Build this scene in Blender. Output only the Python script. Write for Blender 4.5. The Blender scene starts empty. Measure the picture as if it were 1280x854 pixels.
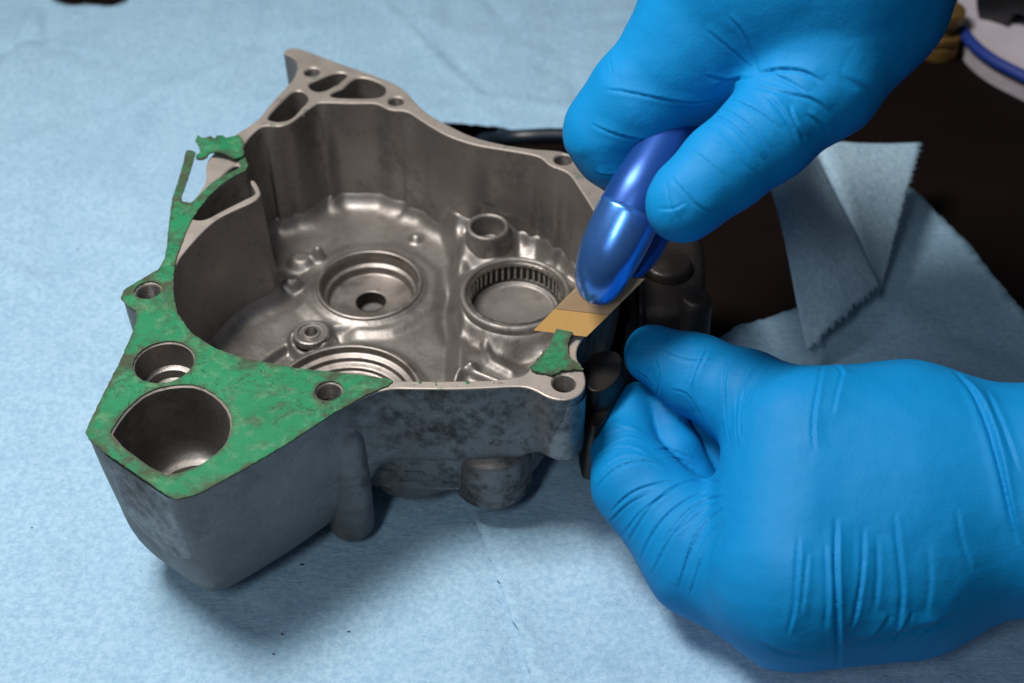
import bpy, bmesh, math, random
import numpy as np
from mathutils import Vector, Matrix, noise
from mathutils.geometry import delaunay_2d_cdt
from mathutils.bvhtree import BVHTree

random.seed(7); rng = np.random.default_rng(7)
scene = bpy.context.scene
col = scene.collection
MM = 0.001                       # all coordinates below are millimetres; meshes are written in metres

# ------------------------------------------------------------------ camera
PITCH = math.radians(43.0); FPX = 1700.0; H = 62.0; DIST = 405.0
CAM = np.array([0.0, -DIST*math.cos(PITCH), H + DIST*math.sin(PITCH)])
FW = np.array([0.0, math.cos(PITCH), -math.sin(PITCH)])
UP = np.array([0.0, math.sin(PITCH), math.cos(PITCH)])
RT = np.array([1.0, 0.0, 0.0])
cam_data = bpy.data.cameras.new("camera"); cam = bpy.data.objects.new("camera", cam_data)
col.objects.link(cam); scene.camera = cam
cam.location = Vector(CAM*MM); cam.rotation_euler = (math.pi/2-PITCH, 0, 0)
cam_data.sensor_width = 36; cam_data.lens = FPX/1280*36
cam_data.clip_start = 0.01; cam_data.clip_end = 20
cam_data.dof.use_dof = True; cam_data.dof.focus_distance = 0.402; cam_data.dof.aperture_fstop = 11.5

# ------------------------------------------------------------------ world + lamps (indoor close-up)
world = bpy.data.worlds.new("World"); scene.world = world; world.use_nodes = True
wb = world.node_tree.nodes['Background']; wb.inputs[0].default_value = (0.75, 0.87, 1.0, 1); wb.inputs[1].default_value = 0.065
def area(name, loc, target, size, power, colour=(1, 1, 1), sy=None):
    l = bpy.data.lights.new(name, 'AREA'); l.energy = power; l.color = colour
    l.shape = 'RECTANGLE'; l.size = size*MM; l.size_y = (sy or size)*MM
    o = bpy.data.objects.new(name, l); col.objects.link(o); o.location = Vector(loc)*MM
    o.rotation_euler = (Vector(target)-Vector(loc)).to_track_quat('-Z', 'Y').to_euler()
    return o
area('softbox_lamp', (-225, 35, 590), (-25, 25, 30), 180, 5.0, (1.0, 0.965, 0.92))
area('strip_lamp', (-170, -450, 540), (20, 0, 60), 70, 1.0, (0.92, 0.96, 1.0), 190)
scene.view_settings.view_transform = 'Standard'; scene.view_settings.look = 'None'
scene.view_settings.exposure = 0.0; scene.view_settings.gamma = 1.0
scene.render.engine = 'CYCLES'

# ------------------------------------------------------------------ helpers
def ray(px, py):
    return FW*FPX + RT*(px-640) + UP*(427-py)
def U(px, py, z):                # place seen at (px,py) on the level z
    d = ray(px, py); return CAM + d*((z-CAM[2])/d[2])
def V(px, py, dep):              # place seen at (px,py) at a distance dep
    return CAM + ray(px, py)*(dep/FPX)
def proj(p):
    q = np.asarray(p, float)-CAM; d = q@FW
    return 640+FPX*(q@RT)/d, 427-FPX*(q@UP)/d
def U2(pts, z): return [tuple(U(x, y, z)[:2]) for x, y in pts]

def link(name, verts, faces, mats, parent=None, smooth=True, midx=None, loc=(0, 0, 0), angle=None):
    me = bpy.data.meshes.new(name)
    v = np.asarray(verts, float)*MM - np.asarray(loc)*MM
    me.from_pydata(v.tolist(), [], [tuple(int(i) for i in f) for f in faces])
    if not isinstance(mats, (list, tuple)): mats = [mats]
    for m in mats: me.materials.append(m)
    if midx is not None: me.polygons.foreach_set('material_index', np.asarray(midx, np.int32))
    me.validate(); me.update()
    if smooth: me.polygons.foreach_set('use_smooth', [True]*len(me.polygons))
    if angle: me.set_sharp_from_angle(angle=math.radians(angle))
    o = bpy.data.objects.new(name, me); col.objects.link(o); o.location = Vector(loc)*MM
    if parent: 
        o.parent = parent; o.location = (Vector(loc)*MM) - parent.location
    return o
def empty(name, loc, label, cat, group=None):
    o = bpy.data.objects.new(name, None); col.objects.link(o); o.location = Vector(loc)*MM
    o.empty_display_size = 0.02; return tag(o, label, cat, group)
def tag(o, label=None, cat=None, group=None, kind=None):
    if label: o['label'] = label
    if cat: o['category'] = cat
    if group: o['group'] = group
    if kind: o['kind'] = kind
    return o

def chaikin(p, n=2, closed=True):
    p = np.asarray(p, float)
    for _ in range(n):
        q = np.roll(p, -1, 0) if closed else p[1:]
        a = p if closed else p[:-1]
        r = np.empty((2*len(a), p.shape[1])); r[0::2] = .75*a+.25*q; r[1::2] = .25*a+.75*q
        if not closed: r = np.vstack([p[:1], r, p[-1:]])
        p = r
    return p
def resample(p, step, closed=True):
    p = np.asarray(p, float); q = np.vstack([p, p[:1]]) if closed else p
    s = np.r_[0, np.cumsum(np.linalg.norm(np.diff(q, axis=0), axis=1))]
    n = max(6, int(round(s[-1]/step)))
    t = np.linspace(0, s[-1], n, endpoint=False) if closed else np.linspace(0, s[-1], n)
    return np.stack([np.interp(t, s, q[:, k]) for k in range(p.shape[1])], 1)
def area2(p):
    p = np.asarray(p); x, y = p[:, 0], p[:, 1]
    return 0.5*np.sum(x*np.roll(y, -1)-y*np.roll(x, -1))
def ccw(p): return p if area2(p) > 0 else p[::-1].copy()
def offset(p, d):                # + grows a counter-clockwise loop
    a = np.roll(p, 1, 0); b = np.roll(p, -1, 0); t = b-a
    n = np.stack([t[:, 1], -t[:, 0]], 1); n /= np.linalg.norm(n, axis=1)[:, None]+1e-9
    return p+n*np.asarray(d).reshape(-1, 1)
def inside(pts, poly):
    x, y = pts[:, 0], pts[:, 1]; r = np.zeros(len(pts), bool)
    for i in range(len(poly)):
        x1, y1 = poly[i]; x2, y2 = poly[(i+1) % len(poly)]
        c = (y1 > y) != (y2 > y)
        if y2 != y1: r ^= c & (x < (x2-x1)*(y-y1)/(y2-y1)+x1)
    return r
def dist_poly(pts, poly, closed=True):
    d = np.full(len(pts), 1e9); n = len(poly) if closed else len(poly)-1
    for i in range(n):
        a = poly[i]; b = poly[(i+1) % len(poly)]; ab = b-a
        t = np.clip(((pts-a)@ab)/(ab@ab+1e-12), 0, 1)
        d = np.minimum(d, np.linalg.norm(pts-(a+t[:, None]*ab), axis=1))
    return d
def cdt(outer, holes=(), extra=None):
    """triangles of a region with holes; returns 2-D points, faces"""
    pts = []; edges = []
    for lp in [outer]+list(holes):
        b = len(pts); n = len(lp); pts += [Vector((float(x), float(y))) for x, y in lp]
        edges += [(b+i, b+(i+1) % n) for i in range(n)]
    if extra is not None: pts += [Vector((float(x), float(y))) for x, y in extra]
    v, e, f, *_ = delaunay_2d_cdt(pts, edges, [], 0, 1e-6)
    v = np.array([(a.x, a.y) for a in v]); f = np.array([t for t in f if len(t) == 3])
    c = v[f].mean(1); keep = inside(c, np.asarray(outer))
    for h in holes: keep &= ~inside(c, np.asarray(h))
    return v, f[keep]
class MB:
    def __init__(s): s.v = []; s.f = []; s.m = []; s.n = 0
    def add(s, v, f, m=0):
        v = np.asarray(v, float); s.v.append(v); s.f += [tuple(int(k)+s.n for k in q) for q in f]; s.m += [m]*len(f); s.n += len(v)
    def loft(s, loops, m=0, closed=True, flip=False, cap0=False, cap1=False):
        loops = [np.asarray(l, float) for l in loops]; n = len(loops[0]); f = []
        for k in range(len(loops)-1):
            for i in range(n if closed else n-1):
                j = (i+1) % n; q = (k*n+i, k*n+j, (k+1)*n+j, (k+1)*n+i); f.append(q[::-1] if flip else q)
        if cap0: f.append(tuple(range(n))[::-1] if not flip else tuple(range(n)))
        if cap1: 
            b = (len(loops)-1)*n; f.append(tuple(range(b, b+n)) if not flip else tuple(range(b, b+n))[::-1])
        s.add(np.vstack(loops), f, m)
    def link(s, name, mats, parent=None, **k):
        return link(name, np.vstack(s.v), s.f, mats, parent, midx=s.m, **k)
def z3(p, z):
    p = np.asarray(p); return np.c_[p, np.broadcast_to(z, len(p))]
def lathe(mb, c, prof, n=72, m=0, ax=None):      # prof: (radius, z) list, z absolute
    a = np.linspace(0, 2*math.pi, n, endpoint=False)
    mb.loft([np.c_[c[0]+r*np.cos(a), c[1]+r*np.sin(a), np.full(n, z)] for r, z in prof], m, flip=False)
def arc_prof(pts, rad=0.5, n=4):                  # rounds the corners of an open (r,z) polyline
    p = [np.array(q, float) for q in pts]; out = [p[0]]
    for i in range(1, len(p)-1):
        a, b, c = p[i-1], p[i], p[i+1]; la = np.linalg.norm(a-b); lc = np.linalg.norm(c-b); r = min(rad, la*.45, lc*.45)
        s = b+(a-b)/la*r; e = b+(c-b)/lc*r
        for k in range(n+1):
            t = k/n; out.append((1-t)**2*s+2*t*(1-t)*b+t*t*e)
    out.append(p[-1]); return out

# ------------------------------------------------------------------ materials
class NT:
    def __init__(s, name):
        s.m = bpy.data.materials.new(name); s.m.use_nodes = True; s.t = s.m.node_tree
        s.b = s.t.nodes['Principled BSDF']; s.tc = s.t.nodes.new('ShaderNodeTexCoord'); s.co = s.tc.outputs['Object']
    def n(s, typ, **k):
        o = s.t.nodes.new(typ)
        for a, v in k.items(): setattr(o, a, v)
        return o
    def l(s, a, b): s.t.links.new(a, b)
    def map(s, scale=(1, 1, 1), rot=(0, 0, 0)):
        m = s.n('ShaderNodeMapping'); m.inputs['Scale'].default_value = scale; m.inputs['Rotation'].default_value = rot
        s.l(s.co, m.inputs[0]); return m.outputs[0]
    def noise(s, scale, detail=4, rough=.6, co=None, dist=0):
        o = s.n('ShaderNodeTexNoise'); o.inputs['Scale'].default_value = scale; o.inputs['Detail'].default_value = detail
        o.inputs['Roughness'].default_value = rough; o.inputs['Distortion'].default_value = dist
        s.l(co or s.co, o.inputs['Vector']); return o.outputs['Fac']
    def ramp(s, fac, stops):
        o = s.n('ShaderNodeValToRGB'); s.l(fac, o.inputs[0]); e = o.color_ramp.elements
        while len(e) < len(stops): e.new(.5)
        for i, (p, c) in enumerate(stops):
            e[i].position = p; e[i].color = tuple(c)+(1,) if len(c) == 3 else c
        return o.outputs[0]
    def g(s, fac, a, b, lo=0.0, hi=1.0): 
        o = s.n('ShaderNodeMapRange'); s.l(fac, o.inputs[0])
        for i, v in enumerate((a, b, lo, hi)): o.inputs[1+i].default_value = v
        return o.outputs[0]
    def mix(s, fac, a, b, mode='MIX'):
        o = s.n('ShaderNodeMix', data_type='RGBA', blend_type=mode)
        if isinstance(fac, (int, float)): o.inputs[0].default_value = fac
        else: s.l(fac, o.inputs[0])
        for i, v in ((6, a), (7, b)):
            if isinstance(v, tuple): o.inputs[i].default_value = v+(1,)
            else: s.l(v, o.inputs[i])
        return o.outputs[2]
    def math(s, op, a, b):
        o = s.n('ShaderNodeMath', operation=op)
        for i, v in enumerate((a, b)):
            if isinstance(v, (int, float)): o.inputs[i].default_value = v
            else: s.l(v, o.inputs[i])
        return o.outputs[0]
    def bump(s, h, strength=.5, dist=.0003, nrm=None):
        o = s.n('ShaderNodeBump'); o.inputs['Strength'].default_value = strength; o.inputs['Distance'].default_value = dist
        s.l(h, o.inputs['Height'])
        if nrm: s.l(nrm, o.inputs['Normal'])
        return o.outputs[0]
    def set(s, base=None, rough=None, metal=None, nrm=None, **k):
        for key, v in (('Base Color', base), ('Roughness', rough), ('Metallic', metal), ('Normal', nrm)):
            if v is None: continue
            if isinstance(v, (int, float)): s.b.inputs[key].default_value = v
            elif isinstance(v, tuple): s.b.inputs[key].default_value = v+(1,)
            else: s.l(v, s.b.inputs[key])
        for key, v in k.items(): s.b.inputs[key.replace('_', ' ')].default_value = v
        return s.m

def mat_cast(name, a, b, stain, stain_amt=.5, rough=.42, metal=.85, lo=.52, hi=.72, zone=False):
    t = NT(name)
    base = t.mix(t.noise(35, 5, .6), a, b)
    s = t.math('MULTIPLY', t.g(t.math('ADD', t.math('MULTIPLY', t.noise(42, 10, .75), .62), t.math('MULTIPLY', t.noise(330, 8, .75), .38)), lo, hi), stain_amt)
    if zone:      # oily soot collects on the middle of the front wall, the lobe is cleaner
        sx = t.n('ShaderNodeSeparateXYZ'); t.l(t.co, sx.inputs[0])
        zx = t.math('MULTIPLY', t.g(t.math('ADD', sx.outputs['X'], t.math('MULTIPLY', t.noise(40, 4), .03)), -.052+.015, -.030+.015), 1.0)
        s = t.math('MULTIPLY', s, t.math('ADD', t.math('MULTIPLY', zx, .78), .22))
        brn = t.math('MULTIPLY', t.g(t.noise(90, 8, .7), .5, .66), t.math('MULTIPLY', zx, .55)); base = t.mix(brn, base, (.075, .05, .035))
        scr = t.math('ABSOLUTE', t.math('SUBTRACT', t.noise(1, 3, .6, t.map((35, 90, 60), (.3, .5, .7)), 1.5), .5), 0)
        base = t.mix(t.math('MULTIPLY', t.g(scr, 0, .008, 1, 0), .22), base, (.42, .42, .43))
    base = t.mix(s, base, stain)
    pit = t.math('MULTIPLY', t.g(t.noise(900, 3, .7), .60, .74), .5)
    base = t.mix(pit, base, stain)
    r = t.g(t.noise(60, 6), .3, .7, rough-.09, rough+.14)
    r = t.math('ADD', r, t.math('MULTIPLY', s, .25))
    fine = t.noise(1100, 4, .65); med = t.noise(220, 4, .6)
    return t.set(base, r, metal, t.bump(fine, .30, .00022, t.bump(med, .35, .0006)))
M_in = mat_cast('cast_aluminium_inside', (.30, .278, .262), (.205, .188, .177), (.04, .03, .025), .65, .44, .80, .50, .66)
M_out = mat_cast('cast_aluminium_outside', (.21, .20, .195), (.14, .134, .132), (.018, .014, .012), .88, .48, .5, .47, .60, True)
M_dark = mat_cast('oily_shaded_casting', (.05, .043, .040), (.025, .021, .019), (.012, .008, .006), .8, .38, .6)  # oil on the bracket, shade painted into the housing and bore hole
M_lug = mat_cast('lug_aluminium', (.32, .295, .28), (.22, .205, .20), (.04, .025, .018), .85, .42, .85, .46, .66)
def mat_machined():
    t = NT('machined_face')
    base = t.mix(t.noise(70, 6, .65), (.31, .275, .245), (.41, .365, .33))
    base = t.mix(t.math('MULTIPLY', t.g(t.noise(240, 6, .7), .58, .72), .75), base, (.10, .07, .055))
    base = t.mix(t.math('MULTIPLY', t.g(t.noise(120, 3, .7), .64, .70), .5), base, (.05, .19, .13))
    br = t.noise(60, 3, .6, t.map((3, 60, 1), (0, 0, .4)))
    return t.set(base, t.g(t.noise(90, 4), .3, .7, .40, .6), .55, t.bump(br, .25, .0002, t.bump(t.noise(1300, 3), .25, .00015)))
M_mach = mat_machined()
def mat_polish(name, c, rough=.2):
    t = NT(name)
    base = t.mix(t.math('MULTIPLY', t.g(t.noise(110, 6, .7), .5, .72), .6), c, (.09, .065, .05))
    return t.set(base, t.g(t.noise(150, 5), .3, .7, rough-.06, rough+.14), 1.0, t.bump(t.noise(700, 4), .18, .00015))
M_pol = mat_polish('turned_steel_bore', (.33, .30, .28), .40)
M_bear = mat_polish('bearing_steel', (.42, .39, .36), .22)
M_needle = mat_polish('needle_roller_steel', (.62, .60, .57), .16)
M_bdark = NT('gap_shade').set((.02, .018, .016), .4, .5)  # near-black colour for the shade in roller gaps and centre hole
def mat_gasket():
    t = NT('green_gasket_paper')
    base = t.mix(t.noise(55, 6, .6), (.008, .13, .052), (.018, .225, .10))
    pale = t.math('MULTIPLY', t.g(t.noise(170, 8, .75, dist=.4), .50, .68), .62)
    base = t.mix(pale, base, (.15, .235, .135))
    grime = t.math('MULTIPLY', t.g(t.noise(85, 9, .74, dist=.4), .50, .64), .80)
    base = t.mix(grime, base, (.035, .05, .03))
    ea = t.n('ShaderNodeAttribute', attribute_name='edge'); ed_ = t.g(t.math('ADD', t.math('MULTIPLY', ea.outputs['Fac'], .30), t.noise(140, 7, .75)), .64, .86)
    base = t.mix(t.math('MULTIPLY', ed_, .85), base, (.05, .045, .028))
    # hairline scuffs: thin iso-lines of a warped noise
    nn = t.noise(65, 4, .6, dist=2.5); line = t.math('ABSOLUTE', t.math('SUBTRACT', nn, .5), 0)
    sc = t.math('MULTIPLY', t.g(line, 0.0, .018, 1, 0), t.g(t.noise(30, 3), .44, .54))
    base = t.mix(t.math('MULTIPLY', sc, .8), base, (.02, .025, .018))
    t.b.inputs['Specular IOR Level'].default_value = .25; spk = t.g(t.noise(1500, 2, .6), .66, .72)
    base = t.mix(t.math('MULTIPLY', spk, .6), base, (.02, .05, .03))
    return t.set(base, t.g(t.noise(80, 4), .3, .7, .45, .75), 0, t.bump(t.noise(900, 5, .7), .5, .0003, t.bump(t.noise(160, 5), .3, .0006)))
M_gask = mat_gasket()
def mat_paper(name, c1, c2):
    t = NT(name)
    base = t.mix(t.noise(14, 6, .6), c1, c2)
    fib = t.noise(1, 4, .7, t.map((420, 1100, 500), (0, 0, .1)))
    mot = t.noise(480, 5, .7); base = t.mix(t.g(mot, .40, .62, 0, .5), base, (c1[0]*.5, c1[1]*.62, c1[2]*.75))
    base = t.mix(t.g(t.noise(38, 5, .65), .45, .68, 0, .22), base, (c1[0]*.6, c1[1]*.7, c1[2]*.8))
    base = t.mix(t.g(fib, .3, .7, 0, .28), base, (c1[0]*.55, c1[1]*.62, c1[2]*.7))
    sp = t.g(t.noise(900, 2, .5), .67, .73); base = t.mix(t.math('MULTIPLY', sp, .35), base, (.10, .2, .3))
    crep = t.noise(1, 3, .6, t.map((160, 620, 300), (0, 0, .08), ), .6)
    n1 = t.bump(mot, .5, .0004, t.bump(fib, .5, .0005, t.bump(crep, .5, .0008, t.bump(t.noise(60, 5, .6), .45, .0022))))
    m = t.set(base, .92, 0, n1); t.b.inputs['Specular IOR Level'].default_value = .15
    return m
M_paper = mat_paper('blue_paper_towel', (.34, .525, .67), (.40, .59, .73))
M_paper2 = mat_paper('blue_paper_towel_lightened', (.40, .56, .67), (.46, .62, .73))  # lighter copy for the flap, colour raised against the hand's shade
def mat_glove():
    t = NT('blue_nitrile_glove')
    base = t.mix(t.noise(30, 5, .6), (.0004, .185, .46), (.0008, .22, .53))
    fine = t.noise(1400, 3, .6); med = t.noise(380, 4, .6)
    cr = t.math('ABSOLUTE', t.math('SUBTRACT', t.noise(38, 3, .55, dist=1.2), .5), 0)
    crm = t.math('MULTIPLY', t.g(cr, 0, .05, 0, 1), 1.0); crm = t.math('ADD', crm, t.math('MULTIPLY', t.g(t.noise(18, 2), .42, .6), 1.0)); crm = t.math('MINIMUM', crm, 1.0)
    n1 = t.bump(fine, .34, .0002, t.bump(med, .3, .0004, t.bump(t.noise(90, 4, .6), .25, .0008)))
    m = t.set(base, t.g(t.noise(70, 3), .3, .7, .56, .68), 0, n1)
    t.b.inputs['Specular IOR Level'].default_value = .22
    t.b.inputs['Subsurface Weight'].default_value = .06; t.b.inputs['Subsurface Scale'].default_value = .003
    t.b.inputs['Subsurface Radius'].default_value = (.3, .6, 1.0)
    return m
M_glove = mat_glove()
t = NT('pearl_blue_enamel'); M_pearl = t.set(t.mix(t.noise(700, 2), (.06, .22, .68), (.10, .30, .84)), .28, .8, None); t.b.inputs['Coat Weight'].default_value = .5; t.b.inputs['Coat Roughness'].default_value = .12
t = NT('dark_blue_handle'); M_navy = t.set((.014, .075, .32), .34, .5, t.bump(t.noise(900, 3), .1, .0001))
t = NT('bronze_blade_face')
M_blade = t.set(t.mix(t.noise(400, 5, .7), (.42, .27, .15), (.52, .35, .21)), .42, .35, t.bump(t.noise(1, 3, .6, t.map((100, 1800, 100))), .3, .0001))
t = NT('golden_blade_bevel')
M_gold = t.set(t.mix(t.noise(500, 5, .7), (.86, .47, .15), (.93, .56, .21)), .38, .25, t.bump(t.noise(1, 3, .6, t.map((1800, 100, 100))), .3, .0001))
t = NT('steel_edge'); M_steel = t.set((.55, .5, .42), .25, 1.0)
t = NT('dark_wood_table'); M_table = t.set(t.mix(t.noise(1, 6, .6, t.map((6, 40, 6), (0, 0, .5))), (.004, .0025, .0025), (.010, .006, .005)), .5, 0, t.bump(t.noise(300, 4), .2, .0004))
M_table.node_tree.nodes['Principled BSDF'].inputs['Specular IOR Level'].default_value = .06
M_table.node_tree.nodes['Principled BSDF'].inputs['Roughness'].default_value = .7
M_black = NT('black_rubber').set((.012, .012, .014), .45, 0)
M_hose = NT('navy_black_hose').set((.006, .012, .022), .4, 0)
M_brass = NT('tarnished_brass').set((.22, .13, .035), .5, .6)
t = NT('white_printed_cloth'); M_white = t.set(t.mix(t.noise(60, 5), (.30, .27, .31), (.48, .44, .48)), .8, 0, t.bump(t.noise(80, 5), .6, .002))
M_trim = NT('blue_trim').set((.005, .03, .22), .6, 0)
M_grit = NT('dark_grit').set((.03, .02, .018), .8, 0)

# ------------------------------------------------------------------ table and paper towels
def table():
    v = [(-900, -700, -9), (1500, -700, -9), (1500, 1800, -9), (-900, 1800, -9), (-900, -700, -40), (1500, -700, -40), (1500, 1800, -40), (-900, 1800, -40)]
    f = [(0, 1, 2, 3), (7, 6, 5, 4), (0, 4, 5, 1), (1, 5, 6, 2), (2, 6, 7, 3), (3, 7, 4, 0)]
    tag(link('table_top', v, f, M_table, smooth=False), 'dark brown wooden table top under the blue paper towels', 'table', kind='structure')
table()
def fbm(x, y, s, oct=4, seed=0.0):
    return np.array([noise.fractal(Vector((a*s+seed, b*s-seed, seed)), 1.0, 2.0, oct) for a, b in zip(x, y)])
def sheet(name, outline, z0, amp, creases, mat, step=4.0, seed=0., jag=0.25, label=None):
    p = ccw(np.array(U2(outline, 0))); p = resample(p, step*.5)
    p = p + rng.normal(0, jag, p.shape)
    lo, hi = p.min(0), p.max(0); gx, gy = np.meshgrid(np.arange(lo[0], hi[0], step), np.arange(lo[1], hi[1], step))
    g = np.c_[gx.ravel(), gy.ravel()] + rng.uniform(-.25*step, .25*step, (gx.size, 2))
    g = g[inside(g, p)]; g = g[dist_poly(g, p[::3]) > step*.5]
    v, f = cdt(p, (), g)
    z = z0 + amp*fbm(v[:, 0], v[:, 1], 1/70, 3, seed) + amp*.35*np.abs(fbm(v[:, 0], v[:, 1], 1/22, 3, seed+9))
    for pts, w, a in creases:
        c = np.array(U2(pts, 0)); d = dist_poly(v, c, False); z += a*np.exp(-(d/w)**2)
    rg = np.random.default_rng(int(seed*10)+3)
    for _ in range(34):
        c0 = p[rg.integers(len(p))]*.5+p[rg.integers(len(p))]*.5; an = rg.uniform(0, 3.14); ln = rg.uniform(25, 110); kk = np.linspace(-1, 1, 7)
        cl = c0+np.c_[np.cos(an)*kk*ln-np.sin(an)*rg.uniform(-.2, .2)*ln*kk**2, np.sin(an)*kk*ln+np.cos(an)*rg.uniform(-.2, .2)*ln*kk**2]
        dd_ = np.hypot(*(v-c0).T); dl = dist_poly(v, cl, False); z += rg.choice([-1, 1])*rg.uniform(.5, 1.5)*np.exp(-(dl/rg.uniform(2.2, 7))**2)*np.clip(1.2-dd_/ln, 0, 1)
    if seed == 0:            # stays below the sheet that overlaps it
        q3 = np.array(U2([(540, 520), (575, 600), (612, 730), (640, 820), (675, 1080), (1500, 1080), (1500, 500), (700, 470)], 0)); z = np.where(inside(v, q3), np.minimum(z, -2.6), z)
    else: z = np.maximum(z, -1.6)
    P = z3(v, z); P2 = z3(v, z-.35)
    n = len(v); F = [tuple(t) for t in f]+[tuple(t[::-1]+n) for t in f]
    # rim
    from collections import Counter
    cnt = Counter(); 
    for t in f:
        for i in range(3): cnt[tuple(sorted((t[i], t[(i+1) % 3])))] += 1
    for t in f:
        for i in range(3):
            a, b = t[i], t[(i+1) % 3]
            if cnt[tuple(sorted((a, b)))] == 1: F.append((b, a, a+n, b+n))
    # flip to upward
    if len(f):
        a, b, c = P[f[0][0]], P[f[0][1]], P[f[0][2]]
        if np.cross(b-a, c-a)[2] < 0: F = [q[::-1] for q in F]
    return tag(link(name, np.vstack([P, P2]), F, mat), label, 'paper towel', 'blue paper towels under the casting')
sheet('paper_towel', [(-260, -60), (60, -25), (66, 1), (88, 4), (110, 2), (140, 4), (158, -2), (175, -25), (470, -60), (505, 80), (530, 200), (560, 320), (680, 440), (760, 520), (800, 700), (800, 1050), (-260, 1050)], -1.6, 1.7,
      [([(-30, 130), (30, 60), (60, 0), (80, -40)], 6, 3.0), ([(120, 240), (170, 140), (240, 40), (270, -30)], 7, 2.6), ([(60, 330), (80, 240), (130, 130)], 5, -2.0), ([(-30, 400), (60, 345), (150, 330)], 4, 1.4), ([(20, 560), (60, 640), (70, 760)], 6, 1.5), ([(270, 160), (330, 60), (345, -20)], 5, -2.0), ([(0, 60), (60, 40), (55, 0)], 4, -3.2), ([(-20, 312), (135, 292)], 1.6, .9), ([(60, 250), (95, 160), (90, 90)], 6, -1.2), ([(180, 300), (260, 150), (330, 20)], 14, 1.4),
       ([(165, 760), (175, 735), (190, 700)], 3, -1.), ([(30, 430), (60, 415)], 2, -.7), ([(-40, 150), (90, 60)], 10, 1.6)], M_paper, label='large blue paper towel sheet lying under the left half of the casting')
sheet('paper_towel', [(411, -60), (830, -60), (800, 140), (706, 161), (660, 163), (610, 158), (560, 152), (500, 150), (420, 120)], -.2, .8,
      [([(520, -20), (560, 60), (600, 150)], 12, 1.0), ([(700, -20), (690, 80)], 8, -.9)], M_paper, 3.0, 3.1, label='blue paper towel sheet with torn lower edge behind the casting')
sheet('paper_towel', [(560, 560), (590, 640), (626, 730), (650, 800), (666, 860), (690, 1050), (1500, 1050), (1500, 560), (1400, 500), (1280, 388), (1212, 300), (1150, 240), (1130, 225), (1075, 300), (1030, 372), (975, 392), (925, 408), (880, 436), (850, 470), (800, 480), (680, 520)], -.5, .9,  # upper left edge cut back so bare dark table stands in for shade
      [([(560, 560), (590, 640), (626, 730), (650, 800), (690, 1050)], 1.4, 1.0), ([(648, 775), (660, 800), (668, 850)], 2.0, 1.7), ([(655, 720), (700, 790), (735, 860)], 5, -.9), ([(700, 640), (760, 740)], 5, .8),
       ([(700, 620), (720, 700), (730, 720)], 2.5, -.7), ([(1110, 380), (1180, 430), (1280, 470)], 7, 1.3), ([(1180, 260), (1200, 400)], 9, -1.), ([(930, 600), (800, 800), (850, 900)], 9, -.8)], M_paper, 3.5, 5.7, label='blue paper towel sheet under the gloved hand on the right')
def flap():
    """corner of a sheet folded back on itself with pinked (zigzag) edges"""
    A = [(953, 200, 52), (962, 235, 49), (978, 290, 40), (990, 345, 30), (1000, 395, 18), (1010, 440, 8)]    # left free edge
    B = [(1010, 172, 34), (1035, 225, 31), (1058, 275, 25), (1078, 318, 21), (1094, 348, 14), (1101, 360, 10)]  # the fold
    C = [(1150, 178, 22), (1140, 215, 21), (1128, 255, 18), (1117, 300, 14), (1108, 335, 10), (1103, 352, 8)]  # right pinked edge
    ns = 40
    def curve(K):
        K = np.array([U(x, y, z) for x, y, z in K]); return resample(chaikin(K, 2, False), 1, False)
    def rs(K, n):
        s = np.r_[0, np.cumsum(np.linalg.norm(np.diff(K, axis=0), axis=1))]; t = np.linspace(0, s[-1], n); return np.stack([np.interp(t, s, K[:, i]) for i in range(3)], 1)
    a, b, c = (rs(curve(K), ns) for K in (A, B, C))
    mb = MB(); rows = []
    nu = 24
    for i in range(nu+1):                              # front flap, bulging up
        u = i/nu; r = a*(1-u)+b*u; r[:, 2] += 9*np.sin(math.pi*u)*(1-np.linspace(0, 1, ns)*.45)+1.0*math.sin(7*u)+.9*np.sin(np.linspace(0, 5, ns)+4*u)
        r[:, 1] -= 1.5*math.sin(math.pi*u); rows.append(r)
    for i in range(1, nu+1):                           # turned under, then the rear panel out to the pinked edge
        u = i/nu; r = b*(1-u)+c*u; dip = 4.5*np.exp(-(u/.12)**2)*(1-math.exp(-(u/.03)))
        r[:, 2] -= dip+1.5*math.sin(math.pi*u); rows.append(r)
    # pinking along the far/low end and the right edge
    R = np.array(rows)                                  # (nrow, ns, 3)
    dirv = R[:, -1]-R[:, -2]; dirv /= np.linalg.norm(dirv, axis=1)[:, None]
    k = np.arange(len(R)); R[:, -1] += dirv*((k % 2)*2.6-1.0+rng.normal(0, .5, len(R)))[:, None]
    e = R[-1]-R[-2]; e /= np.linalg.norm(e, axis=1)[:, None]+1e-9
    kk = np.arange(ns); R[-1] += e*((kk % 2)*2.0+rng.normal(0, .35, ns))[:, None]
    mb.loft(list(R), closed=False)
    o = mb.link('paper_towel', M_paper2)
    s = o.modifiers.new('thickness', 'SOLIDIFY'); s.thickness = .0005
    tag(o, 'folded-back corner of blue paper towel with zigzag pinked edge', 'paper towel', 'blue paper towels under the casting')
flap()
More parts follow.
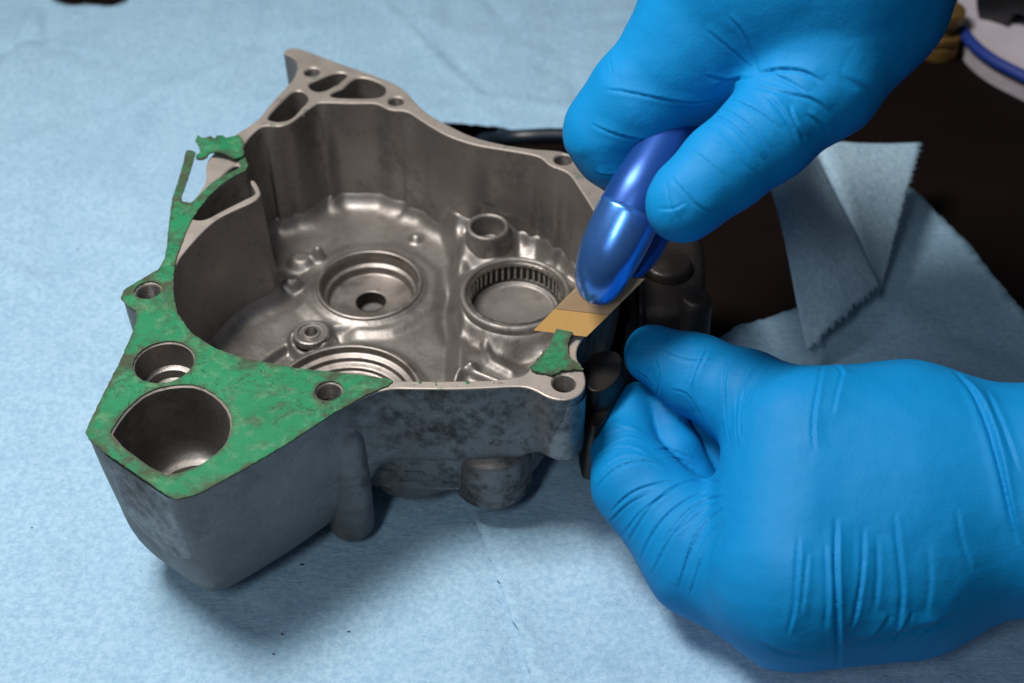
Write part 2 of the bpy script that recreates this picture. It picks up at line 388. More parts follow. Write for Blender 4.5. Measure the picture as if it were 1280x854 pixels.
def grit():
    mb = MB(); trees = []
    for o in [q for q in scene.objects if q.name.startswith('paper_towel')]:
        trees.append(BVHTree.FromPolygons([o.location+v.co for v in o.data.vertices], [tuple(p.vertices) for p in o.data.polygons]))
    for px, py, r in [(97, 312, .6), (353, 793, .4), (342, 818, .35), (436, 790, .35), (378, 706, .5), (40, 660, .3)]:
        hz = [t_.ray_cast(Vector(CAM*MM), Vector(ray(px, py)).normalized())[0] for t_ in trees]; hz = [q for q in hz if q is not None]
        if not hz: continue
        c = np.array(max(hz, key=lambda q: q.z))/MM; n = 7; a = np.linspace(0, 6.283, n, endpoint=False)
        rr = .75*r*(1+.4*rng.normal(size=n)*.6); x = c[0]+rr*np.cos(a)*1.5; y = c[1]+rr*np.sin(a)
        mb.loft([np.c_[x, y, np.full(n, c[2]-.1)], np.c_[x, y, np.full(n, c[2]+.15)], np.c_[c[0]+(x-c[0])*.4, c[1]+(y-c[1])*.4, np.full(n, c[2]+.3)]], cap1=True)
    tag(mb.link('grit', M_grit), 'tiny dark specks of grit scattered over the paper towels', 'grit', kind='stuff')
grit()

# ------------------------------------------------------------------ the casting: outlines in the plane of the sealing face
OUT = [(351, 66), (366, 57.5), (395, 68), (425, 79.5), (487, 100.5), (506, 112), (520, 129), (537, 144), (559, 156), (588, 170.5), (621, 179.5), (664, 186.5), (693, 188), (709, 190.5), (722, 207), (736, 226), (760, 240),
       (775, 262), (783, 300), (780, 345), (766, 385), (748, 405), (733, 418), (722, 432), (720, 448), (731, 466), (733, 482), (724.6, 495.7), (705, 501.3), (685, 497.4), (669, 487.5), (652, 482.6), (610, 485), (564, 486.6), (515, 486), (484, 485.5),
       (455, 496), (436, 507), (416, 517), (359, 555), (301, 588.5), (248, 617), (222, 624.3), (210, 619.5), (134, 567.5), (113, 550), (109.5, 543), (121, 514), (152, 451), (166, 419), (173, 397), (171, 390), (160, 383), (153, 374), (157, 364), (175, 352.5), (198, 339),
       (208, 325), (213, 303), (226, 276), (239, 254), (250, 240), (259, 224), (256, 205), (270, 188), (288, 172), (324, 149.5), (334, 134), (361.7, 104.7), (369, 96), (373, 79), (364, 70)]
CAV = [(509, 138.4), (522.6, 148), (545.6, 162.6), (565, 172.5), (595, 182), (627.5, 187), (663.6, 193), (677, 197), (686.6, 207), (703, 212.5), (713, 218), (726, 238), (739, 258), (748, 275), (754, 300), (752, 335), (742, 368), (722, 393), (703, 412), (688, 430), (676, 446), (663, 461), (655, 470), (629, 474),
       (599, 476), (542, 476.5), (490, 476), (430, 469), (374, 463.5), (329, 454.5), (300, 449), (267, 437), (238, 418), (221, 394), (216, 369), (216, 345), (222, 326), (235.6, 309), (254, 288.6), (271, 273.6), (293.7, 262.4), (318, 252), (325.5, 244.6), (326, 240), (319.5, 226.5), (314, 224.5), (312.2, 227.5), (320, 240), (317.5, 244), (305, 250), (280.5, 262), (260, 273.5), (250.6, 275.5), (240, 274),
       (240.5, 272), (249, 261), (262, 245), (279, 230), (294, 220.5), (306, 214), (310, 208), (305, 198), (304.5, 179), (323.7, 159.5), (333.6, 156.7), (349, 158.7), (363, 154), (374.4, 145.5), (381.4, 139.8), (394, 130.5), (400, 127.7), (442, 129.4), (467, 128.6), (475.6, 131.4), (487, 137.9)]
CH = [[(333.6, 148), (340.6, 138.4), (357.5, 121.5), (366, 113.7), (377, 113), (385.6, 120), (385.6, 125.8), (375.8, 136), (368.7, 144.5), (360, 150.5), (349, 152.5), (337.8, 151)],
      [(384, 104.7), (396.8, 99.6), (413.7, 92), (425, 90), (434.8, 92), (433.4, 96), (425, 102.3), (423, 105.5), (416.5, 108), (408, 113), (396.8, 115.4), (388.4, 111.7)],
      [(411, 119.2), (418, 114), (428, 111), (433, 106), (439, 100.5), (447.5, 96), (461.5, 97.6), (481, 106), (483.5, 114.5), (477, 121), (464, 123.2), (419, 122.6)],
      [(280, 217), (290, 208), (298, 205.5), (299.5, 210.5), (288, 218.5), (272, 227)]]
BOLT = [(390, 90, 10), (495, 126.5, 10), (704, 199.5, 11.5), (705, 479, 15), (411, 490, 16), (185.5, 364, 15.5)]
DB = [(138, 546.5), (147, 530), (162, 510.5), (186, 491), (219.6, 483), (248, 484), (272, 498), (287, 518), (288, 541), (277, 561), (253, 580), (229, 590), (203, 594.5)]
casting = empty('engine_casting', (0, 0, 0), 'bare grey aluminium engine cover casting with open cavity lying on blue paper towels', 'engine casting')
def loop(px, z=H, step=1.0, it=2, hole=False):
    return resample(chaikin(ccw(np.array(U2(px, z))), it), step)
outer = loop(OUT, step=1.2); cav = loop(CAV, step=.9); chs = [loop(c, step=.9) for c in CH]; dbore = loop(DB, step=1.0, it=1)
def circ(px, py, rpx, z=H, n=48):
    c = U(px, py, z); dep = (c-CAM)@FW; r = rpx*dep/FPX; a = np.linspace(0, 2*math.pi, n, endpoint=False)
    return np.c_[c[0]+r*np.cos(a), c[1]+r*np.sin(a)], c, r
bolts = [circ(*b) for b in BOLT]; mbore, mc, mr = circ(205, 453.8, 36.5, n=72)

def body():
    mb = MB(); bev = .45
    holes = [cav]+chs+[b[0] for b in bolts]+[mbore, dbore]
    v, f = cdt(offset(outer, -bev), [offset(h, bev) for h in holes])
    a = v[f[:, 0]]; b = v[f[:, 1]]; c = v[f[:, 2]]; s = (b[:, 0]-a[:, 0])*(c[:, 1]-a[:, 1])-(b[:, 1]-a[:, 1])*(c[:, 0]-a[:, 0])
    f = np.where((s < 0)[:, None], f[:, ::-1], f)
    mb.add(z3(v, H), f, 1)
    # outer wall, top rounding then down to a depth that differs round the part
    PX, PY = proj(z3(outer, H)[0])[0], 0
    px = np.array([proj(q) for q in z3(outer, H)])
    x, y = px[:, 0], px[:, 1]
    depth = np.full(len(outer), 29.0)
    def sm(t): t = np.clip(t, 0, 1); return t*t*(3-2*t)
    leftlobe = sm((466-x)/22)*sm((y-385)/70)            # the deep lobe at lower left
    depth += 24.5*leftlobe+5.5*(1-leftlobe)*sm((y-380)/60)*sm((665-x)/15)
    depth += 6*sm((300-y)/120)                           # far side a little deeper
    for k in range(3): depth = (np.roll(depth, 1)+depth*2+np.roll(depth, -1))/4
    taper = 1.2+2.0*leftlobe
    round_ = 2.5+3.5*leftlobe
    so = outer.copy()
    for _ in range(38): so = (np.roll(so, 1, 0)+2*so+np.roll(so, -1, 0))/4
    cornerw = 1.0*leftlobe*sm((330-x)/80)
    L = [z3(offset(outer, -bev), H), z3(offset(outer, -bev*.3), H-bev*.3), z3(outer, H-bev)]
    N = 16
    for k in range(1, N+1):
        t = k/N; ins = taper*t**1.7 + np.where(t > .62, round_*(1-np.sqrt(np.clip(1-((t-.62)/.38)**2, 0, 1))), 0)
        q = outer*(1-(cornerw*min(1, t*1.8))[:, None])+so*(cornerw*min(1, t*1.8))[:, None]; q = offset(q, -ins)
        L.append(z3(q, H-bev-depth*t))
    mb.loft(L[:3], 1, flip=True)
    mb.loft(L[2:], 0, flip=True)
    # underside (one ring to the inside, then the belly closes the middle)
    lp = L[-1][:, :2]; hp = resample(offset(cav, 1.0), 2.5)
    vv, ff = cdt(lp, [hp]); zz = np.empty(len(vv))
    for i_, q_ in enumerate(vv):
        da = np.linalg.norm(lp-q_, axis=1); db = np.linalg.norm(hp-q_, axis=1)
        zz[i_] = L[-1][da.argmin(), 2] if da.min() < db.min() else H-27
    mb.add(np.c_[vv, zz], ff[:, ::-1], 0)
    # machined flat on the lobe's left face, a hair proud of the cast skin
    sel = sorted([k for k in range(len(outer)) if 128 < x[k] < 216 and y[k] > 556], key=lambda k: x[k])
    A_ = np.array(L[2:])[:, sel]; nr = np.stack([np.gradient(A_[:, :, 1], axis=1), -np.gradient(A_[:, :, 0], axis=1)], -1); nr /= np.linalg.norm(nr, axis=2)[..., None]+1e-9
    nr *= np.sign(((A_[..., :2]-outer.mean(0))*nr).sum(-1))[..., None]
    A_ = A_.copy(); uu = np.linspace(0, 1, len(sel)); lim = .20+.44*np.clip(np.sin(math.pi*(.10+.70*uu)), 0, 1)**.5
    rows = []
    for k in range(15):
        t_ = (k/14)*lim*(len(A_)-1); i0 = np.floor(t_).astype(int).clip(0, len(A_)-2); fr = (t_-i0)[:, None]; j = np.arange(len(sel))
        q_ = A_[i0, j]*(1-fr)+A_[i0+1, j]*fr; n_ = nr[i0, j]; e_ = -.5 if k in (14,) else .4
        ed = np.where((j == 0) | (j == len(sel)-1), -.5, e_); rows.append(np.c_[q_[:, :2]+n_*ed[:, None], q_[:, 2]-.25])
    pm_ = MB(); pm_.loft(rows, closed=False); pm_.link('machined_flat', M_lug, casting)
    # cavity wall with its vertical swellings
    cp = np.array([proj(q) for q in z3(cav, H)]); cx, cy = cp[:, 0], cp[:, 1]
    back = (cy < 225).astype(float)
    bulge = np.zeros(len(cav))
    for c0, w, A in [(335, 9, 2.2), (353, 6, -1.2), (402, 10, 3.4), (470, 16, .4), (512, 10, 3.0), (545, 14, 1.2), (608, 18, -2.2), (646, 9, .8), (668, 7, 1.8), (700, 8, 2.2)]:
        bulge += A*np.exp(-((cx-c0)/w)**2)*back
    LL = [z3(offset(cav, bev), H), z3(offset(cav, bev*.3), H-bev*.3), z3(cav, H-bev)]
    mb.loft(LL, 1)
    global WALLB; WALLB = offset(cav, -1.6-bulge)
    Ls = [LL[-1]]
    for k in range(1, 15):
        t = k/14; b2 = bulge*min(1, t*3.0)
        Ls.append(z3(offset(cav, -1.6*t-b2), H-bev-(H-13)*t))
    mb.loft(Ls, 2)
    # chambers
    for c in chs:
        mb.loft([z3(offset(c, bev), H), z3(c, H-bev)], 1)
        mb.loft([z3(c, H-bev), z3(offset(c, -.6), H-14), z3(offset(c, -1.5), H-26)], 2, cap1=True)
    # threaded bolt holes
    for (lp, c, r) in bolts:
        lv = [z3(offset(lp, bev), H), z3(lp, H-bev)]; mb.loft(lv, 1)
        z = H-bev; ls = [z3(lp, z)]; z -= .6
        cc = lp.mean(0)
        for k in range(34):
            s_ = 1.0 if k % 2 else .92
            ls.append(z3(cc+(lp-cc)*s_, z)); z -= .45
        mb.loft(ls, 2, cap1=True)
    # medium bore with a seat ring, big D bore with a shoulder
    cc = mbore.mean(0)
    def ring(lp, prof, m, cc=None, **k):
        cc = lp.mean(0) if cc is None else cc
        mb.loft([z3(cc+(lp-cc)*s_, z) for s_, z in prof], m, **k)
    ring(mbore, [(1+bev/mr, H), (1, H-bev)], 1)
    ring(mbore, arc_prof([(1, H-bev), (.985, H-9), (.80, H-9.6), (.78, H-12.5), (.62, H-13.2), (.6, H-20)], .04), 2, cap1=True)
    mb.loft([z3(offset(dbore, bev), H), z3(dbore, H-bev)], 1)
    dc = U(222, 540, H)[:2]
    rad = 16.2; n = len(dbore); ang = np.arctan2(dbore[:, 1]-dc[1], dbore[:, 0]-dc[0])
    circ_ = np.c_[dc[0]+rad*np.cos(ang), dc[1]+rad*np.sin(ang)]
    mb.loft([z3(dbore, H-bev), z3(offset(dbore, -.2), H-12), z3(offset(dbore, -.5), H-22)], 2)
    base = offset(dbore, -.5)
    ls = [z3(base, H-22)]
    for u, z, s_ in [(.15, 23.2, 1), (.4, 25.0, .97), (.7, 26.6, .92), (.95, 27.4, .84), (1, 27.6, .76), (1, 28.4, .72), (1, 30, .71), (1, 35, .7)]:
        q = base*(1-u)+circ_*u; ls.append(z3(dc+(q-dc)*s_, H-z))
    mb.loft(ls[:8], 2); mb.loft(ls[7:], 4, cap1=True)  # lower hole in the dark material, its shade put into the colour
    mb.link('casting_body', [M_out, M_mach, M_in, M_pol, M_dark], casting, angle=38)
body()

# floor of the cavity as a moulded relief
FL = [(509, 140), (523, 149), (546, 164), (595, 184), (664, 195), (687, 208), (713, 220), (739, 259), (754, 300), (752, 335), (742, 368), (703, 412), (676, 446), (663, 461), (629, 473), (542, 475), (430, 468), (329, 453), (267, 436), (238, 417), (221, 393), (217, 369), (218, 340), (235, 309), (254, 288), (294, 262), (322, 246), (312, 205), (306, 180), (324, 161), (349, 159), (375, 146), (400, 130), (442, 131), (476, 133), (489, 139)]
ZF = 17.0
floor_poly = offset(loop(FL, step=1.6), -1.0)
def C(px, py, z=ZF): return U(px, py, z)[:2]
b1 = C(462, 360, ZF+1); b2 = C(644, 371, ZF+9); tb = C(610, 289, ZF+14); th = C(389, 416, ZF+4); b3 = C(432, 497, ZF+2)
R1, R2, RT_, RH, R3 = 18.2, 18.8, 7.2, 6.1, 25.0
def sm_(t): t = np.clip(t, 0, 1); return t*t*(3-2*t)
def floor():
    step = .55
    lo, hi = floor_poly.min(0)-2, floor_poly.max(0)+2
    xs = np.arange(lo[0], hi[0], step); ys = np.arange(lo[1], hi[1], step)
    X, Y = np.meshgrid(xs, ys); P = np.c_[X.ravel(), Y.ravel()]
    fp = resample(WALLB, 1.3); ins = inside(P, fp); d = dist_poly(P, fp); d = np.where(ins, d, 0)
    z = np.full(len(P), ZF)
    # raised right-hand shelf
    sep = np.array([C(*q, ZF+4) for q in [(520, 170), (540, 232), (556, 278), (567, 320), (566, 400), (562, 500)]])
    sx = np.interp(P[:, 1], sep[::-1, 1], sep[::-1, 0])
    right = sm_((P[:, 0]-sx)/5.0+.5); z += 6.0*right
    # groove beside the step
    z += .9*np.exp(-((P[:, 0]-sx-3.5)/1.6)**2)*(P[:, 1] < C(560, 300)[1])
    # sloping wedge at the back of the shelf
    w0 = C(560, 262, ZF+8); dd = np.hypot((P[:, 0]-w0[0])*.7, P[:, 1]-w0[1]); z += 3*np.exp(-(dd/9)**2)*right
    # annulus round the left bore is lifted, with a chamfered octagonal outline
    q = P-b1; a8 = np.arctan2(q[:, 1], q[:, 0]); rr = np.hypot(q[:, 0], q[:, 1])
    oc = rr*np.cos(((a8+math.pi/8) % (math.pi/4))-math.pi/8)
    z += 1.5*sm_((R1+9.0-(oc*.6+rr*.4))/4.5)*(1-right)
    z += 1.2*np.exp(-((rr-R1-1.0)/1.1)**2)*(1-right)
    # big turned recess in the foreground, with its step
    r3 = np.hypot(P[:, 0]-b3[0], P[:, 1]-b3[1])
    z -= 2.8*sm_((R3+11-r3)/1.6)*(P[:, 0] < b3[0]+4)*(1-right)*sm_((b3[0]+2-P[:, 0])/8)
    z += 1.3*np.exp(-((r3-R3-1.2)/1.3)**2)*(1-right)
    # bearing housing, swelling out of the shelf
    r2 = np.hypot(P[:, 0]-b2[0], P[:, 1]-b2[1]); z += 3.2*sm_((R2+4.5-r2)/4.0)
    z -= 1.5*np.exp(-((r2-R2-6.5)/2.4)**2)
    # tube boss + web towards the wall
    rt = np.hypot(P[:, 0]-tb[0], P[:, 1]-tb[1]); z += 3.6*sm_((RT_+4.6-rt)/4.2)
    wb_ = (np.abs(P[:, 0]-tb[0]-1.5) < 5.2) & (P[:, 1] > tb[1]); z += 2.5*sm_((5.2-np.abs(P[:, 0]-tb[0]-1.5))/1.8)*sm_((P[:, 1]-tb[1])/1.5)*sm_((tb[1]+7-P[:, 1])/3)
    # threaded pad with its bridge
    rh = np.hypot(P[:, 0]-th[0], P[:, 1]-th[1]); z += 3.2*sm_((RH+2.6-rh)/1.6)
    ax = C(425, 425, ZF+3)-th; L = np.linalg.norm(ax); ax = ax/L; s = (P-th)@ax; tt = np.abs((P-th)@np.array([-ax[1], ax[0]]))
    z += 2.6*sm_((7-.45*s-tt)/1.4)*sm_(s/2)*sm_((L+2-s)/3)*.8
    # pads, ribs and lumps in the corners
    for px, py, r, h in [(366, 352, 4.2, 4.5), (398, 318, 3.0, 6.5), (376, 322, 6, 3.5), (690, 330, 6, 2.5), (700, 300, 8, 2), (520, 292, 3.2, 2.6), (590, 470, 3, 3.5), (720, 355, 5, 3)]:
        c = C(px, py, ZF+3); rr_ = np.hypot(P[:, 0]-c[0], P[:, 1]-c[1]); z += h*sm_((r-rr_)/(r*.55))
    c0, c1 = C(572, 466, ZF+8), C(606, 478, ZF+8)
    rb = dist_poly(P, np.array([C(566, 476, ZF+8), C(574, 464, ZF+8), C(588, 463, ZF+8), C(625, 478, ZF+8)]), False); z += 3.0*sm_((1.9-rb)/1.2)
    hol = C(655, 447, ZF+6); rr_ = np.hypot((P[:, 0]-hol[0])*.7, P[:, 1]-hol[1]); z -= 3.5*sm_((7-rr_)/6)
    rb = dist_poly(P, np.array([C(606, 425, ZF+8), C(614, 448, ZF+8), C(640, 462, ZF+8)]), False); z += 1.5*sm_((2.2-rb)/2)
    # generous mould radius at the wall
    R = 6.0; fil = np.where(d < R, R-np.sqrt(np.clip(R*R-(R-d)**2, 0, None)), 0); z = z+fil*(.9)
    z += .06*np.array([noise.fractal(Vector((a*.2, b*.2, 3.)), 1, 2, 3) for a, b in P])
    Zg = z.reshape(Y.shape)
    for _ in range(3):
        Zp = np.pad(Zg, 1, mode='edge'); Zg = (Zp[:-2, 1:-1]+Zp[2:, 1:-1]+Zp[1:-1, :-2]+Zp[1:-1, 2:]+2*Zg)/6
    z = Zg.ravel()
    # clear the bores (turned rings close them)
    for c, r, zz in [(b1, R1-.3, 6.0), (b2, R2-.8, 6.0), (tb, RT_-1.1, 6.0), (th, RH-.4, 8.0), (b3, R3-.5, 6.0)]:
        rr_ = np.hypot(P[:, 0]-c[0], P[:, 1]-c[1]); z = np.where(rr_ < r, np.minimum(z, zz), z)
    nx, ny = len(xs), len(ys); idx = np.arange(nx*ny).reshape(ny, nx)
    keep = (ins | (dist_poly(P, fp) < 1.6)).reshape(ny, nx)
    k4 = keep[:-1, :-1] & keep[1:, :-1] & keep[:-1, 1:] & keep[1:, 1:]
    F = np.stack([idx[:-1, :-1][k4], idx[:-1, 1:][k4], idx[1:, 1:][k4], idx[1:, :-1][k4]], 1)
    used = np.unique(F); re = np.full(nx*ny, -1); re[used] = np.arange(len(used))
    Z = z
    link('cavity_floor', np.c_[P, Z][used], re[F], M_in, casting)
    # belly under the floor, closing the casting from below
    mb = MB(); lo_ = [(0, 36), (-.3, 26), (-1.2, 15), (-4.5, 9), (-9, 6.2)]
    base = resample(offset(floor_poly, 2.3), 2.0)
    mb.loft([z3(offset(base, o_), zz) for o_, zz in lo_], flip=True)
    vv, ff = cdt(offset(base, -8.6)); mb.add(z3(vv, 6.2), ff)
    mb.link('belly', M_out, casting)
floor()

def ring_part(name, c, prof, mat, n=96, rad=.5, parent=None):
    mb = MB(); lathe(mb, c, [tuple(q) for q in arc_prof(prof, rad)], n)
    return mb.link(name, mat, parent or casting, angle=50)
Z1 = ZF+3.4
ring_part('turned_bore', b1, [(R1+1.2, Z1-2.2), (R1+1.0, Z1), (R1-.5, Z1+.1), (R1-1.0, Z1-1.6), (R1-1.2, Z1-5.0), (R1-2.8, Z1-5.4), (R1-3.0, Z1-8.2), (R1-3.4, Z1-8.6), (5.6, Z1-8.9), (5.3, Z1-9.3), (5.25, Z1-10)], M_pol, rad=.5)
ring_part('centre_hole', b1, [(5.3, Z1-8.85), (5.2, Z1-10.5), (5.1, 2.5), (.01, 2.4)], M_bdark, n=40, rad=.2)  # black colour stands for the shade down a deeper hole
Z3_ = ZF+2.3
ring_part('turned_recess', b3, [(R3+1.4, Z3_-2.4), (R3+1.0, Z3_), (R3-.8, Z3_+.1), (R3-1.2, Z3_-2.6), (R3-3.2, Z3_-2.9), (R3-3.5, Z3_-4.6), (R3-6, Z3_-4.9), (R3-6.3, Z3_-6.4), (11, Z3_-6.8), (10.5, Z3_-9.0), (.01, Z3_-9.4)], M_pol, rad=.45)
Z2 = ZF+11.6
ring_part('bearing_housing', b2, [(R2+1.8, Z2-6.5), (R2+.9, Z2-1.0), (R2+.1, Z2), (R2-1.2, Z2), (R2-1.7, Z2-.8), (R2-1.9, Z2-9.5)], M_in, rad=.9)
brg = empty('x', (0, 0, 0), None, None); bpy.data.objects.remove(brg)
bearing = ring_part('needle_bearing', b2, [(R2-1.65, Z2-2.5), (R2-1.7, Z2-.9), (R2-2.9, Z2-.7), (R2-3.1, Z2-1.3), (R2-3.1, Z2-1.9), (R2-2.6, Z2-2.1)], M_bear, rad=.2)
ring_part('roller_race_shade', b2, [(R2-2.6, Z2-2.1), (R2-2.45, Z2-2.3), (R2-2.45, Z2-7.8), (R2-3.2, Z2-8.1), (R2-3.5, Z2-9.5)], M_bdark, rad=.1, parent=bearing)  # race behind the rollers, darkened for the shade between them
def needles():
    n = 44; mb = MB(); a = np.linspace(0, 6.283, 8, endpoint=False); r = .5
    base = None
    for k in range(n):
        th_ = 2*math.pi*k/n; x, y = b2[0]+(R2-2.65)*math.cos(th_), b2[1]+(R2-2.65)*math.sin(th_)
        if base is None:
            mb.loft([np.c_[r*.6*np.cos(a), r*.6*np.sin(a), np.full(8, 3.0)], np.c_[r*np.cos(a), r*np.sin(a), np.full(8, 2.7)], np.c_[r*np.cos(a), r*np.sin(a), np.full(8, -2.7)]], flip=True, cap0=False)
            mb.add([(0, 0, 3.0)]+[(r*.6*math.cos(q), r*.6*math.sin(q), 3.0) for q in a], [(0, 1+i, 1+(i+1) % 8) for i in range(8)])
            base = mb.link('needle_roller', M_needle, bearing); o = base
        else:
            o = base.copy(); col.objects.link(o); o.parent = bearing
        o.location = Vector((x, y, Z2-5.0))*MM
needles()
ring_part('bearing_floor', b2, [(R2-3.4, Z2-8.4), (R2-4.4, Z2-8.3), (R2-4.9, Z2-9.0), (R2-5.6, Z2-9.2), (.01, Z2-9.3)], M_in, rad=.4)
ZT = ZF+16.6
ring_part('tube_boss', tb, [(RT_+1.4, ZT-9), (RT_+.9, ZT-2.0), (RT_+.6, ZT-.5), (RT_+.0, ZT), (RT_-.7, ZT), (RT_-1.3, ZT-.7), (RT_-1.4, ZT-9), (.01, ZT-9.2)], M_in, rad=.5)
ZH = ZF+4.4
ring_part('threaded_boss', th, [(RH+.3, ZH-2.5), (RH+.1, ZH-.2), (RH-.4, ZH), (RH-1.5, ZH), (RH-1.6, ZH-.6), (3.2, ZH-.7), (3.1, ZH-.1), (2.3, ZH)] , M_in, rad=.15, n=48)
ring_part('thread', th, [(2.35, ZH-.02)]+[(2.35-.3*(k % 2), ZH-.4-.4*k) for k in range(16)]+[(.01, ZH-7)], M_pol, rad=.05, n=32)
# outside bosses and feet
def boss(name, px, py, r, z0, z1, mat, rb=1.4, taper=.6, n=40):
    c = U(px, py, H)[:2]
    return ring_part(name, c, [(.01, z1), (r-taper-rb*.6, z1+.1), (r-taper, z1+rb), (r, z0)], mat, n=n, rad=rb)
def pin():   # the leg that stands in front of the wall
    c = U(420, 492, H)[:2]; ring_part('foot_boss', c, [(.01, .6), (4.6, .8), (7.0, 3.4), (7.3, 22), (7.2, 46), (5, 56)], M_out, n=40, rad=3.0)
    c = U(612, 505, H)[:2]
    c = (c[0], c[1]+18.5)
    ring_part('belly_boss', c, [(.01, 6), (10.2, 6.2), (12.6, 8.6), (13.2, 20), (13.2, 27.5), (9, 30), (3, 32)], M_out, n=64, rad=1.2)
    c = U(520, 500, H)[:2]
    ring_part('belly_boss', (c[0]-4, c[1]+29), [(.01, 3.2), (14, 3.4), (19, 6.5), (20.5, 14), (20.5, 17)], M_out, n=64, rad=2.5)
    boss('lug_boss', 705, 479.5, 6.55, H-3, H-27, M_lug, 1.4, .1, 56)
pin()
# oily bracket, and housing with the right side's shade in its dark colour
def prism(name, pts, ztop, zbot, mat, rnd=.8, taper=1.5):
    p = resample(chaikin(ccw(np.array(U2(pts, ztop))), 1), 1.4)
    mb = MB(); v, f = cdt(offset(p, -rnd)); 
    mb.add(z3(v, ztop), [t[::-1] if area2(v[t]) < 0 else t for t in f])
    L = [z3(offset(p, -rnd*(1-math.sin(a))), ztop-rnd*(1-math.cos(a))) for a in np.linspace(0, math.pi/2, 6)]
    L += [z3(offset(p, taper*.5), (ztop+zbot)/2), z3(offset(p, taper), zbot)]
    mb.loft(L, flip=True)
    return mb.link(name, mat, casting, angle=60)
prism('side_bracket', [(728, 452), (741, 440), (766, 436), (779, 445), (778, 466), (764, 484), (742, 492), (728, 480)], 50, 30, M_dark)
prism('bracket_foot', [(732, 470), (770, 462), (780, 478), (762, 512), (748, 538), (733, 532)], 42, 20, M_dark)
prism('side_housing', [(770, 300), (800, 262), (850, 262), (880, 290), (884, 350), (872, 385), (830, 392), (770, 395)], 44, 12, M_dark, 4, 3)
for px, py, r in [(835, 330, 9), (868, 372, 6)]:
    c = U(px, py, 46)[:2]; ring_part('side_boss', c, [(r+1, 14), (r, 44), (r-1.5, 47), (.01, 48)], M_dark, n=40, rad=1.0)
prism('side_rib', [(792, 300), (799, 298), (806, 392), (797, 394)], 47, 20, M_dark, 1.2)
# steel balls and the pin seen in the gaps of the oil gallery
for px, py, r in [(379, 143.8, 3.2), (428.5, 108.5, 2.8)]:
    c = U(px, py, H-1.0); rr_ = r*.26
    mb = MB(); lathe(mb, c[:2], [(max(.01, rr_*math.sin(a)), c[2]+rr_*math.cos(a)) for a in np.linspace(0, math.pi, 12)], 16); mb.link('steel_ball', M_steel, casting)

# ------------------------------------------------------------------ gasket remains
GM = [(488, 475.5), (460, 471), (430, 467.6), (373.7, 462), (328.8, 453), (301, 448), (267.6, 436), (239, 417), (222, 393), (217, 368.8), (217, 345), (221, 322), (226, 309), (233.7, 288.6), (240, 275.5), (248.7, 262.4), (262, 245.5), (278.7, 230.5), (293.6, 221), (306.8, 214.6), (310.5, 208), (307, 199), (301, 198), (298.5, 203.4), (302, 206.5), (300, 211.5), (293, 214.3),
      (278.7, 221), (263.7, 230.5), (245, 250), (238.4, 255), (228, 253), (227, 247.4), (233.7, 228.7), (243, 198.7), (244.6, 190.8), (238, 189), (232.8, 189.3), (229, 206), (222.5, 228.7), (216, 247.4), (214, 260.5), (210.3, 290.5), (209, 309), (206, 325), (198, 338), (175.6, 351), (156, 363), (151, 373.8), (158, 382.5), (170, 389.6), (172, 396.6), (165, 419),
      (151, 451), (119.4, 514), (107, 542), (112.4, 551), (133, 568), (210, 621), (222, 625.6), (248.4, 618.4), (301, 589.6), (359, 556), (416.4, 517.6), (435.6, 508), (455, 496), (483.6, 484), (492, 478)]
def flat_piece(name, pts, mat, z0, th_, holes=(), it=0, jag=.10, bend=None, parent=None, step=.9):
    p = resample(chaikin(ccw(np.array(U2(pts, z0))), it), step); p = p+rng.normal(0, jag, p.shape)
    holes = [h+rng.normal(0, jag*.6, h.shape) for h in holes]
    lo, hi = p.min(0), p.max(0); gx, gy = np.meshgrid(np.arange(lo[0], hi[0], 3), np.arange(lo[1], hi[1], 3)); g = np.c_[gx.ravel(), gy.ravel()]
    g = g[inside(g, p)]
    if len(g): g = g[dist_poly(g, p[::2]) > 1.2]
    for h in holes:
        if len(g): g = g[(~inside(g, h)) & (dist_poly(g, h[::2]) > 1.0)]
    v, f = cdt(p, holes, g)
    f = np.array([t[::-1] if area2(v[t]) < 0 else t for t in f])
    zz = bend(v) if bend else np.zeros(len(v))
    zt = z0+th_+zz+.07*np.array([noise.fractal(Vector((a*.5, b*.5, 1.)), 1, 2, 3) for a, b in v])
    mb = MB(); mb.add(z3(v, zt), f)
    mb.add(z3(v, zt-th_), f[:, ::-1])
    for lp, fl in [(p, True)]+[(h, False) for h in holes]:
        zb = (bend(lp) if bend else np.zeros(len(lp)))+z0
        mb.loft([z3(lp, zb+th_), z3(lp, zb)], flip=fl)
    o = mb.link(name, mat, parent, angle=50)
    at = o.data.attributes.new('edge', 'FLOAT', 'POINT'); xy = np.empty(len(o.data.vertices)*3); o.data.vertices.foreach_get('co', xy); xy = xy.reshape(-1, 3)[:, :2]/MM
    d_ = dist_poly(xy, p)
    for h in holes: d_ = np.minimum(d_, dist_poly(xy, h))
    at.data.foreach_set('value', np.exp(-d_/.9).astype(np.float32)); return o
g_holes = [offset(bolts[4][0], .3), offset(bolts[5][0], .3), offset(mbore, .35), offset(dbore, .5)]
gasket = flat_piece('gasket', GM, M_gask, H+.03, .42, g_holes, jag=.07)
tag(gasket, 'large torn piece of green gasket stuck to the left sealing face', 'gasket')
SCR = [(248, 174), (253, 178), (258, 178), (264, 175), (269, 177), (273, 172), (278.7, 170.6), (283, 174), (288, 173), (299, 174.3), (304, 178), (305, 190), (304, 197), (294, 201.5), (282.4, 197.8), (267.4, 195), (262, 195), (258, 200), (254, 202), (246, 201.5), (245, 197), (250, 192), (249, 185.6), (245, 180)]
c_s = U(285, 186, H)[:2]
flat_piece('torn_flap', SCR, M_gask, H+.9, .55, jag=.12, bend=lambda v: .9*np.sin(v[:, 0]*.45)*np.cos(v[:, 1]*.3)+.8, parent=gasket, step=.6)
